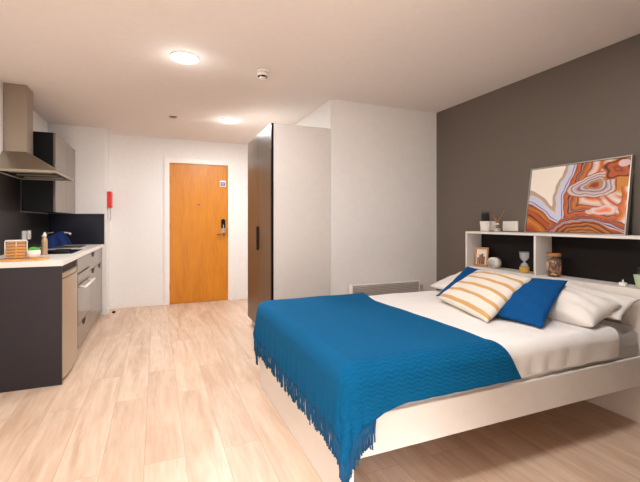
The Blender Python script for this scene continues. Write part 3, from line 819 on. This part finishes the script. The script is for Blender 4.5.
# ------------------------------------------------------------------ picture: agate abstract on a leaning panel
def smooth(a, b, x):
    t_ = max(0, min(1, (x - a) / (b - a))); return t_ * t_ * (3 - 2 * t_)
def ramp(stops, t_):
    if t_ <= stops[0][0]: return stops[0][1]
    for (a, ca), (b_, cb) in zip(stops, stops[1:]):
        if t_ <= b_:
            k = (t_ - a) / (b_ - a + 1e-9); return tuple(ca[i] + (cb[i] - ca[i]) * k for i in range(3))
    return stops[-1][1]
CREAM = (236, 226, 212); TAU = (176, 152, 138); GREY = (206, 194, 186); LAV = (192, 196, 222); NAVY = (58, 44, 84); OR = (172, 78, 16); BR = (120, 52, 20); DK = (48, 22, 16); PINK = (204, 162, 150); LIL = (176, 140, 144); GOLD = (196, 126, 40); WHT = (220, 204, 196)
def art(u, v):
    """abstract banded stone pattern; u left-right, v bottom-top"""
    wob = .012 * math.sin(u * 23 + v * 9) + .010 * math.sin(v * 31 - u * 7) + .006 * math.sin(u * 57 + v * 41)
    # V-shaped family around the cream corner
    vl = .66 - .95 * u ** 1.6 if u < .27 else 10
    dl = (.66 - 1.9 * max(u, 0) ** 1.55) - v                      # below the left arm
    xr = .27 + .13 * smooth(.42, 1.0, v) + .02 * math.sin(v * 6)
    dr = (u - xr) * 1.25
    notch_ = (.40 - v) * .8
    if u < .27: d = max(dl, -1) * .75
    else: d = -1
    d = max(d, dr) if u > .2 else d
    if u >= .27: d = max(d, (.41 - v) * .75 - (u - .27) * .6)
    d += wob * .5
    col = ramp([(0, CREAM), (.004, TAU), (.045, TAU), (.05, GREY), (.07, GREY), (.085, LAV), (.125, LAV), (.132, NAVY), (.142, WHT), (.155, LAV), (.168, BR), (.18, OR), (.215, GOLD), (.23, BR), (.245, OR), (.29, OR), (.30, DK), (.315, OR), (.36, GOLD), (.42, OR), (.5, BR)], d) if d > 0 else CREAM
    # bottom nested arches
    ax, ay = .66, -.12
    rb = math.hypot((u - ax) * .85, (v - ay) * 1.15) + wob * .8 + .02 * math.sin(u * 9)
    # eye ring family
    ex, ey = .70, .66
    an = math.atan2(v - ey, u - ex)
    re_ = math.hypot((u - ex) * .95 - .25 * (v - ey), (v - ey) * 1.25) * (1 + .10 * math.sin(3 * an + 1) + .06 * math.sin(5 * an)) + wob * .6
    s_arch = .40 - rb
    if s_arch > 0 and u > .25:
        k = rb
        col = ramp([(.12, DK), (.16, GOLD), (.18, BR), (.205, GOLD), (.225, DK), (.24, OR), (.27, GOLD), (.275, DK), (.29, BR), (.315, OR), (.325, WHT), (.333, NAVY), (.345, LAV), (.355, BR), (.375, OR), (.385, OR), (.395, NAVY), (.40, LAV)], k)
    elif d > .165 and u > .27:
        m_ = min(d - .165, (rb - .40) * 1.0)
        m_ += .006 * math.sin(u * 40 + v * 30)
        col = ramp([(0, BR), (.008, OR), (.055, (206, 100, 30)), (.062, DK), (.07, (96, 54, 70)), (.085, LIL), (.098, (110, 46, 34)), (.105, OR), (.15, GOLD), (.165, OR), (.175, (120, 50, 30)), (.19, PINK), (.24, WHT), (.27, (224, 150, 110)), (.30, OR), (.33, PINK), (.38, WHT), (.45, GOLD)], m_)
        if re_ < .225:
            col = ramp([(.0, (110, 40, 16)), (.045, (164, 74, 26)), (.055, GOLD), (.075, (150, 116, 120)), (.10, GREY), (.115, (104, 78, 96)), (.125, LIL), (.155, GREY), (.165, (120, 94, 110)), (.185, GREY), (.205, PINK), (.215, (120, 60, 50)), (.225, OR)], re_)
        pk = smooth(.74, .84, u + wob) * smooth(.54, .46, v + wob) * smooth(.22, .27, v)
        if pk > .0:
            wv = .5 + .5 * math.sin((v * 1.3 + .25 * math.sin(u * 8)) * 38)
            c2 = ramp([(0, WHT), (.6, PINK), (.8, (222, 130, 100)), (1, OR)], wv); col = tuple(col[i] * (1 - pk) + c2[i] * pk for i in range(3))
        if u > .94 + wob and v < .62: col = ramp([(0, OR), (.04, (214, 120, 60)), (.07, WHT)], u - .94 - wob)
        # top-right brown blobs
        rt = math.hypot((u - .90) * 1.1, (v - .86) * 1.1) * (1 + .16 * math.sin(4 * math.atan2(v - .86, u - .9) + .6)) + wob
        if rt < .15: col = ramp([(0, (190, 84, 22)), (.04, BR), (.06, OR), (.10, (180, 80, 20)), (.12, DK), (.135, OR), (.15, GOLD)], rt)
        rt2 = math.hypot(u - .955, v - .93)
        if rt2 < .05: col = (214, 176, 176)
        rt3 = math.hypot((u - .80) * .6, v - .30) + wob
        if rt3 < .07: col = ramp([(0, (222, 90, 70)), (.03, (230, 150, 120)), (.05, WHT), (.07, PINK)], rt3)
    return col
PY0, PY1, PH = 1.56, 2.30, .515
pb0 = Vector((2.742, 0, 1.1035)); lean = Vector((.074, 0, .0)) ; ptop = Vector((2.742 + .074, 0, 1.1035 + PH))
upv = (ptop - pb0).normalized(); nv_ = Vector((-upv.z, 0, upv.x)).normalized()   # faces the room
def pp_(y, h, off): return pb0 + upv * h + Vector((0, y, 0)) - nv_ * off
def pbox(bm, y0, y1, h0, h1, o0, o1, bev=0):
    b2 = bmesh.new(); bmesh.ops.create_cube(b2, size=1)
    for v in b2.verts:
        y = y0 if v.co.y < 0 else y1; h = h0 if v.co.z < 0 else h1; o = o0 if v.co.x < 0 else o1
        v.co = pp_(y, h, o)
    join(bm, b2)
pic = thing('wall_art', 'large framed abstract of orange and lilac stone bands leaning on the headboard top', 'picture', (2.76, (PY0 + PY1) / 2, 1.1035))
bm = bmesh.new(); PHL = (ptop - pb0).length; fw = .006; DEP = .028
pbox(bm, PY0, PY1, 0.001, fw, 0, DEP); pbox(bm, PY0, PY1, PHL - fw, PHL, 0, DEP)
pbox(bm, PY0, PY0 + fw, fw, PHL - fw, 0, DEP); pbox(bm, PY1 - fw, PY1, fw, PHL - fw, 0, DEP)
obj('frame', bm, M['silver_frame'], pic)
bm = bmesh.new(); g = fw + .0045
pbox(bm, PY0 + fw, PY1 - fw, fw, PHL - fw, .008, DEP - .002); obj('backing', bm, M['dark_line'], pic)
# canvas with banded colours
NU, NV = 300, 200
m, nt, b = new_mat('agate_print'); at_ = nt.nodes.new('ShaderNodeAttribute'); at_.attribute_name = 'Bands'
nt.links.new(at_.outputs['Color'], b.inputs['Base Color']); b.inputs['Roughness'].default_value = .45
M['art'] = m
verts = []; faces = []; cols = []
for j in range(NV + 1):
    for i in range(NU + 1):
        u, v = i / NU, j / NV
        p = pp_(PY1 - g - u * (PY1 - PY0 - 2 * g), g + v * (PHL - 2 * g), .004) - Vector(pic['_o'])
        verts.append(p); cols.append(lin(art(u, v)))
for j in range(NV):
    for i in range(NU):
        a = j * (NU + 1) + i; faces.append((a, a + 1, a + NU + 2, a + NU + 1))
# give the print real thickness with a back skirt
nb = len(verts); off = -nv_ * .0035
rim = [i for i in range(NU + 1)] + [(j) * (NU + 1) + NU for j in range(1, NV + 1)] + [NV * (NU + 1) + i for i in range(NU - 1, -1, -1)] + [j * (NU + 1) for j in range(NV - 1, 0, -1)]
for k in rim: verts.append(verts[k] + off); cols.append(cols[k])
for k in range(len(rim)):
    k2 = (k + 1) % len(rim); faces.append((rim[k], rim[k2], nb + k2, nb + k))
faces.append(tuple(nb + k for k in range(len(rim))))
me = bpy.data.meshes.new('print'); me.from_pydata(verts, [], faces); me.update()
ca = me.color_attributes.new('Bands', 'FLOAT_COLOR', 'POINT')
flat = [q for c in cols for q in c]; ca.data.foreach_set('color', flat)
me.materials.append(M['art'])
o = bpy.data.objects.new('print', me); COL.objects.link(o); o.parent = pic

# ------------------------------------------------------------------ things on the headboard top
TZ = 1.1025
plate('white double socket on the taupe wall left of the picture', XR - .0005, 2.447, 2.605, 1.108, 1.195, -1, 'wall_socket', 'socket', 'sockets above the headboard', 2)
plate('white double socket on the taupe wall behind the white cactus pot', XR - .0005, 2.69, 2.85, 1.108, 1.195, -1, 'wall_socket', 'socket', 'sockets above the headboard', 2)
PX, PYc = 2.735, 2.70
pt = thing('potted_cactus', 'small white pot with a dark spiky cactus on the headboard top', 'plant', (PX, PYc, TZ))
bm = bmesh.new(); lathe(bm, [(.037, TZ), (.040, TZ + .004), (.046, TZ + .088), (.046, TZ + .092), (.040, TZ + .092), (.039, TZ + .078)], PX, PYc, 32); obj('pot', bm, M['ceramic'], pt)
bm = bmesh.new()
for k in range(13):
    a = k * 2.4; r = .004 + .018 * (k / 13) ** .5; h = .105 - .045 * (k / 13) + .012 * math.sin(k * 3)
    bx_, by_ = PX + r * math.cos(a), PYc + r * math.sin(a)
    tube(bm, [(bx_, by_, TZ + .078), (bx_ + .006 * math.cos(a), by_ + .006 * math.sin(a), TZ + .078 + h * .5), (bx_ + .012 * math.cos(a), by_ + .014 * math.sin(a), TZ + .078 + h)], [.008, .012, .002], 7)
obj('cactus', bm, M['succulent'], pt)
RX, RY = 2.755, 2.585
rd = thing('reed_diffuser', 'small clear reed diffuser with wooden sticks on the headboard top', 'diffuser', (RX, RY, TZ))
bm = bmesh.new(); lathe(bm, [(.030, TZ), (.031, TZ + .003), (.030, TZ + .045), (.012, TZ + .058), (.012, TZ + .074)], RX, RY, 28); obj('bottle', bm, M['thin_glass'], rd)
bm = bmesh.new(); lathe(bm, [(.026, TZ + .003), (.026, TZ + .030)], RX, RY, 24); obj('liquid', bm, M['oil'], rd)
bm = bmesh.new(); lathe(bm, [(.014, TZ + .060), (.016, TZ + .064), (.016, TZ + .075), (.013, TZ + .077), (.006, TZ + .077)], RX, RY, 24, cap=False); obj('collar', bm, M['ceramic'], rd)
for dx, dy in ((.02, .062), (-.01, .05), (.03, -.055)):
    bm = bmesh.new(); tube(bm, [(RX - dx * .2, RY - dy * .25, TZ + .02), (RX, RY, TZ + .077), (RX + dx, RY + dy, TZ + .16 + dx)], .003, 6); obj('reed', bm, M['reed'], rd)

# ------------------------------------------------------------------ things in the cubbies
SZ = .788
# small leaning photo frame
FX, FY = 2.70, 2.722
pf = thing('photo_frame', 'small copper-brown photo frame standing in the left cubby', 'photo frame', (FX, FY, SZ))
Rz = Matrix.Rotation(.35, 4, 'Z') @ Matrix.Rotation(.16, 4, 'Y')
def fbox(b, y0, y1, z0, z1, x0_, x1_):
    b2 = bmesh.new(); box(b2, x0_, x1_, y0, y1, z0, z1, .001)
    for v in b2.verts: v.co = Rz @ v.co; v.co += Vector((FX, FY, SZ + .003))
    join(b, b2)
FW, FH = .062, .17
bm = bmesh.new()
fbox(bm, -FW, FW, 0, .016, 0, .014); fbox(bm, -FW, FW, FH - .016, FH, 0, .014); fbox(bm, -FW, -FW + .016, .016, FH - .016, 0, .014); fbox(bm, FW - .016, FW, .016, FH - .016, 0, .014)
obj('frame', bm, M['copper'], pf)
bm = bmesh.new(); fbox(bm, -FW + .016, FW - .016, .016, FH - .016, .005, .012); obj('photo', bm, M['photo_paper'], pf)
bm = bmesh.new()
for y, w_, h in ((-.026, .007, .07), (-.008, .010, .095), (.012, .008, .085), (.03, .007, .06)): fbox(bm, y - w_, y + w_, .018, .018 + h, .0035, .005)
obj('photo_shapes', bm, M['photo_brown'], pf)
# clock: white rounded case
CX_, CYc = 2.70, 2.565
ck = thing('table_clock', 'small white rounded table clock standing in the left cubby', 'clock', (CX_, CYc, SZ))
def cyl_x(b, x0_, x1_, cy, cz, r, seg=8, ph=0.0, bev=.008):
    b2 = bmesh.new(); prism(b2, [(cy + r * 1.12 * math.cos(ph + 2 * PI * i / seg), cz + r * math.sin(ph + 2 * PI * i / seg)) for i in range(seg)], 'X', x0_, x1_)
    if bev: bmesh.ops.bevel(b2, geom=b2.edges[:], offset=bev, segments=3, affect='EDGES')
    for f in b2.faces: f.smooth = True
    join(b, b2)
bm = bmesh.new(); cyl_x(bm, CX_ - .035, CX_ + .035, CYc, SZ + .0475, .050, 8, PI / 8); obj('case', bm, M['ceramic'], ck)
bm = bmesh.new(); cyl_x(bm, CX_ - .0365, CX_ - .0352, CYc, SZ + .048, .033, 28, 0, 0); obj('dial', bm, M['chrome_dial'], ck)
bm = bmesh.new(); box(bm, CX_ - .038, CX_ - .0366, CYc - .0015, CYc + .0015, SZ + .048, SZ + .072); box(bm, CX_ - .038, CX_ - .0366, CYc, CYc + .018, SZ + .047, SZ + .050); obj('hands', bm, M['grille_dark'], ck)
# hourglass
GX, GY = 2.69, 2.255
hg_ = thing('hourglass', 'glass hourglass with golden sand in a wooden base in the left cubby', 'hourglass', (GX, GY, SZ))
bm = bmesh.new(); lathe(bm, [(.036, SZ), (.037, SZ + .004), (.036, SZ + .042), (.033, SZ + .044)], GX, GY, 32); obj('wooden_base', bm, M['sand'], hg_)
bm = bmesh.new(); lathe(bm, [(.028, SZ + .0445), (.030, SZ + .055), (.022, SZ + .070), (.004, SZ + .084), (.022, SZ + .100), (.034, SZ + .118), (.036, SZ + .155), (.034, SZ + .160)], GX, GY, 32); obj('glass_bulbs', bm, M['hazy_glass'], hg_)
bm = bmesh.new(); lathe(bm, [(.0335, SZ + .158), (.037, SZ + .160), (.037, SZ + .166)], GX, GY, 32); obj('rim', bm, M['glass'], hg_)
# jar of potpourri
QX, QY = 2.69, 2.005
jq = thing('potpourri_jar', 'tall jar of brown and amber potpourri with a wooden lid', 'jar', (QX, QY, SZ))
bm = bmesh.new(); lathe(bm, [(.046, SZ), (.052, SZ + .006), (.053, SZ + .118), (.043, SZ + .134), (.043, SZ + .148)], QX, QY, 32); obj('glass_wall', bm, M['thin_glass'], jq)
bm = bmesh.new(); lathe(bm, [(.045, SZ + .1485), (.046, SZ + .151), (.046, SZ + .168), (.044, SZ + .170)], QX, QY, 32); obj('lid', bm, M['cork'], jq)
bm = bmesh.new(); lathe(bm, [(.036, SZ + .004), (.038, SZ + .12), (.03, SZ + .135)], QX, QY, 20)
for f in bm.faces: f.material_index = 1
for k in range(150):
    a = random.random() * 2 * PI; z = SZ + .015 + random.random() * .106; r = .038 + .005 * random.random()
    b2 = bmesh.new(); bmesh.ops.create_icosphere(b2, subdivisions=1, radius=1)
    sc = Vector((.005 + .004 * random.random(), .006 + .009 * random.random(), .004 + .007 * random.random()))
    Rm = Matrix.Rotation(a, 4, 'Z') @ Matrix.Rotation(random.random() * 3, 4, 'X')
    for v in b2.verts: v.co = Rm @ Vector((v.co.x * sc.x, v.co.y * sc.y, v.co.z * sc.z)); v.co += Vector((QX + r * math.cos(a), QY + r * math.sin(a), z))
    for f in b2.faces: f.material_index = k % 3
    join(bm, b2)
o = obj('potpourri', bm, [M['chips_light'], M['chips_dark'], M['chips_mid']], jq); o['kind'] = 'stuff'
# tealight
EX, EY = 2.695, 1.545
te = thing('tealight_candle', 'tiny white tealight with an upright flame tip beside the green pot', 'candle', (EX, EY, SZ))
bm = bmesh.new(); lathe(bm, [(.0215, SZ), (.022, SZ + .002), (.022, SZ + .019), (.019, SZ + .021)], EX, EY, 28); obj('cup', bm, M['wax'], te)
bm = bmesh.new(); lathe(bm, [(.004, SZ + .021), (.0055, SZ + .027), (.004, SZ + .034), (.0008, SZ + .041)], EX, EY, 12); obj('flame_tip', bm, M['wax'], te)
# green pot
VX, VY = 2.70, 1.44
gp = thing('potted_plant', 'pale green tapered pot with a dark leafy plant at the near end of the shelf', 'plant', (VX, VY, SZ))
bm = bmesh.new(); lathe(bm, [(.028, SZ), (.030, SZ + .003), (.044, SZ + .075), (.044, SZ + .08), (.038, SZ + .08), (.036, SZ + .068)], VX, VY, 32); obj('pot', bm, M['sage'], gp)
bm = bmesh.new()
for k in range(16):
    a = k * 2.4; ln = .022 + .016 * random.random(); h = .02 + .03 * random.random()
    c = Vector((VX, VY, SZ + .072)); d = Vector((math.cos(a), math.sin(a), 0)); s_ = Vector((-d.y, d.x, 0))
    pts = [c + d * .004, c + d * ln * .5 + Vector((0, 0, h)), c + d * ln + Vector((0, 0, h * 1.1))]
    tube(bm, pts, [.002, .008, .001], 6)
obj('leaves', bm, M['leaf'], gp)

# ------------------------------------------------------------------ light
def area(name, loc, rot, sx_, sy_, e, col):
    l = bpy.data.lights.new(name, 'AREA'); l.shape = 'RECTANGLE'; l.size = sx_; l.size_y = sy_; l.energy = e; l.color = col
    o = bpy.data.objects.new(name, l); COL.objects.link(o); o.location = loc; o.rotation_euler = rot; o['kind'] = 'structure'; return o
day_fill = area('added_daylight_fill', ((WX0 + WX1) / 2, YB + .35, (WZ0 + WZ1) / 2 + .15), (PI * .10, 0, 0), 1.8, 1.0, 275, (.82, .91, 1))  # added lamp inside the unseen window, tilted down for floor bounce
day_fill.data.spread = math.radians(105)
wld = bpy.data.worlds.new('World'); SC.world = wld; wld.use_nodes = True
bg = wld.node_tree.nodes['Background']; bg.inputs[0].default_value = (.75, .85, 1, 1); bg.inputs[1].default_value = 1.0

# ------------------------------------------------------------------ camera
cam = bpy.data.cameras.new('camera'); co = bpy.data.objects.new('camera', cam); COL.objects.link(co)
cam.sensor_width = 36; cam.lens = 36 * 393.6 / 640
cam.shift_y = -(241 - 222.25) / 640
co.location = (0, 0, 1.1854); co.rotation_euler = (PI / 2, 0, -.3942)
cam.clip_start = .05
SC.camera = co
vs = SC.view_settings
vs.view_transform = 'Standard'; vs.look = 'None'; vs.gamma = 1; vs.use_curve_mapping = False; vs.exposure = 0.2
SC.cycles.max_bounces = 10; SC.cycles.diffuse_bounces = 6; SC.cycles.use_denoising = True
for o in bpy.data.objects:
    if '_o' in o: del o['_o']
